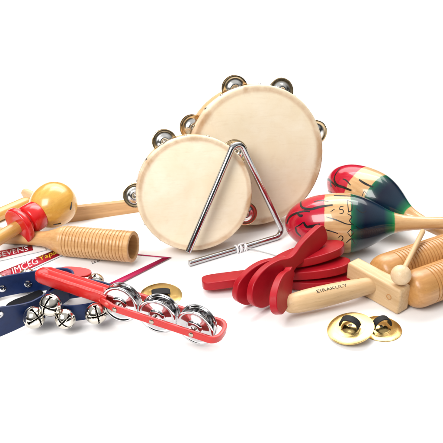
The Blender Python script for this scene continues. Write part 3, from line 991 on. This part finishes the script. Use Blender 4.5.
# flat clapper: handle to the left, boards fanned at the right
xa, xb = P(202, 283.5, 0.0125), P(350, 263, 0.0265)
xd = (xb - xa).normalized()
xn = V((0.03, 0.16, 1)); xn = xn - xd * xn.dot(xd)
clapper('red wooden clapper lying flat, handle pointing left beneath the other', frame(xa, xn, xd), [
    ('handle_board', 0, 0, 0, 0), ('outer_board', -0.0136, 3.0, -4, 0.006), ('outer_board', 0.0138, -3.0, 11, 0.000)], th=0.0122, sl=(xb - xa).length / 0.30, sw=0.86)
# edge-on clapper lying across it
ya, yb = P(324, 231, 0.066), P(250, 301, 0.0275)
yd = (yb - ya).normalized()
wv = V((-0.26, 0.06, 1)); wv = (wv - yd * wv.dot(yd)).normalized()
ny = yd.cross(wv); ny = -ny if ny.x < 0 else ny
print('clapper lengths', (xb - xa).length, (yb - ya).length)
clapper('red wooden clapper propped on edge across the other, boards splayed toward the front', frame(ya, ny, yd), [
    ('handle_board', 0, 0, 0, 0), ('outer_board', 0.0130, -24, 0, 0.022, 0.76, 0.88), ('outer_board', -0.0126, 8.5, 0, 0.004, 0.95)], th=0.0105, sl=(yb - ya).length / 0.30, sw=0.88)
# tie at the neck is the same red string
# ------------------------------------------------------------------ twin-barrel tone block with handle
t_ = V((0.87, 0.49, 0)).normalized(); l_ = V((0.63, -0.776, 0)).normalized()
bh, bl, bt = 0.0405, 0.094, 0.024
corner = P(397, 316, 0.0)                       # bottom front right corner
ctr = corner - l_ * bl / 2                       # middle of the front face foot
tb = thing('tone_block', 'twin ridged wooden tone block with a turned handle and cross block', 'tone block', frame(ctr, V((0, 0, 1)), l_))
# local: x = along the block, y = t_ (away from the handle), z up
g = Geo().box((-bl / 2, 0, 0.001), (bl / 2, bt, bh))
obj('cross_block', g, M['block'], tb, bevel=0.0035, seg=4)
ymul = 1 if (tb.matrix_world.to_3x3() @ V((0, 1, 0))).dot(t_) > 0 else -1
for hx in (-0.022, 0.030):
    obj('dowel', Geo().lathe([(-0.0006, 0), (-0.0006, 0.0029), (0.0006, 0.0033), (0.0006, 0.0040), (-0.0002, 0.0042)], 20), M['tone'], tb, loc=frame(V((hx, -0.0002 * ymul, bh * 0.55)), V((0, -1 * ymul, 0)), V((0, 0, 1))))
hz = 0.0195
tl = tb.matrix_world.to_3x3().inverted() @ t_
th_l = tb.matrix_world.to_3x3().inverted() @ V((0.935, 0.355, 0))
hprof = smooth_prof([(0, 0), (0.0006, 0.005), (0.003, 0.0090), (0.008, 0.0118), (0.018, 0.0138), (0.040, 0.0149), (0.070, 0.0147), (0.100, 0.0136), (0.122, 0.0122), (0.135, 0.0116)], 4)
HLn = 0.133
hd_m = frame(V((-0.004, 0.002 * ymul, hz + 0.002)) - th_l * HLn, th_l + V((0, 0, 0.012)), V((0, 0, 1)))
hd = obj('handle', Geo().lathe(hprof, 56), M['maple'], tb, loc=hd_m)
# stamped lettering wrapped on the handle
me = text_mesh('EIRAKULY', 0.0100, 0.0, 1.05)
xs = [v.co.x for v in me.vertices]; ys = [v.co.y for v in me.vertices]
Lx = max(xs) - min(xs)
vw = (hd_m.to_3x3().inverted() @ (tb.matrix_world.to_3x3().inverted() @ (CDIR * 0.45 + V((0, 0, 0.9)))))
ang0 = math.atan2(vw.y, vw.x)
for v in me.vertices:
    zz = 0.046 + (v.co.x - min(xs)) / Lx * 0.046
    th_ = (v.co.y - 0.0035) / 0.0155 * 0.72
    rr = 0
    for (a, ra), (b, rb_) in zip(hprof, hprof[1:]):
        if a <= zz <= b: rr = ra + (rb_ - ra) * (zz - a) / (b - a) if b > a else ra
    rr += 0.00025
    sg = -1
    v.co = (rr * math.cos(ang0 + sg * th_), rr * math.sin(ang0 + sg * th_), zz)
obj('stamp', me, M['stampink'], hd, solid=0.0001, offset=1)
# barrels
br = 0.0268
def barrel_prof(L, start, r):
    p = [(0, 0), (0.0006, r * 0.35), (0.0022, r * 0.60), (0.005, r * 0.78), (0.010, r * 0.91), (0.017, r * 0.985), (0.023, r)]
    p = smooth_prof(p, 3)
    w = 0.0058; k = 0
    z = start
    p.append((start - 0.001, r))
    while z < L - 0.02:
        p += [(z, r), (z + w * 0.12, r * 0.945), (z + w * 0.30, r * 0.935), (z + w * 0.42, r * 0.985), (z + w * 0.62, r * 1.0), (z + w * 0.85, r)]
        z += w
    p += [(L - 0.012, r), (L - 0.001, r), (L, r * 0.96), (L, r * 0.7), (L - 0.09, r * 0.68), (L - 0.0905, 0)]
    return p
for bx, y0 in ((-0.0110, bt - 0.003), (0.0430, bt - 0.003)):
    mt = frame(V((bx, y0 * ymul, br + 0.0005)), tl, V((0, 0, 1)))
    obj('barrel', Geo().lathe(barrel_prof(0.185, 0.033, br), 72), M['tone'], tb, sharp=28, loc=mt)

# mallet
mz = bh + 0.0155
mc = P(401, 275, mz); s = mpp(mc)
tip = P(423, 231, 0.066)
md = (tip - mc).normalized(); ML = (tip - mc).length
ml = thing('mallet', 'small mallet, pale wooden ball on a thin stick, resting on tone block', 'mallet', frame(mc, md, V((0, 0, 1))))
rb2 = 10.3 * s
obj('ball', Geo().lathe([(rb2 * math.sin(q * PI / 24), max(0, rb2 * math.cos(q * PI / 24))) for q in range(-12, 13)], 56), M['ball'], ml, sharp=60)
obj('shaft', Geo().lathe([(rb2 * 0.9, 0), (rb2 * 0.9, 0.0034), (ML - 0.001, 0.0038), (ML, 0.0032), (ML, 0)], 24), M['maple'], ml)

# ------------------------------------------------------------------ light
w = bpy.data.worlds.new('World'); scene.world = w; w.use_nodes = True
nt = w.node_tree; bg = nt.nodes['Background']
tc = nt.nodes.new('ShaderNodeTexCoord'); sp = nt.nodes.new('ShaderNodeSeparateXYZ')
nt.links.new(tc.outputs['Generated'], sp.inputs[0])
c = ramp(nt, sp.outputs['Z'], [(0.0, 0.03), (0.27, 0.03), (0.5, 0.6), (0.75, 1.0), (1.0, 1.0)])
nt.links.new(c, bg.inputs['Color'])
bg.inputs['Strength'].default_value = 0.62

def area(name, loc, target, sx, sy, power):
    l = bpy.data.lights.new(name, 'AREA'); l.shape = 'RECTANGLE'; l.size = sx; l.size_y = sy; l.energy = power
    o = bpy.data.objects.new(name, l); COL.objects.link(o)
    d = (V(target) - V(loc)).normalized()
    o.matrix_world = frame(V(loc), -d, V((1, 0, 0)))
    l.color = (1.0, 0.985, 0.96)
    return o
area('softbox_key', (-0.75, -1.15, 1.30), (0, -0.05, 0.03), 0.85, 0.95, 33)
area('softbox_top', (0.15, 0.65, 1.55), (0.0, -0.1, 0.03), 1.5, 0.7, 26)
area('background_softbox', (0, 2.9, 2.6), (0.0, 2.2, 0.0), 5.0, 2.4, 130)

scene.view_settings.view_transform = 'Standard'
scene.view_settings.look = 'None'
scene.view_settings.exposure = 0
scene.view_settings.gamma = 1
scene.cycles.max_bounces = 8
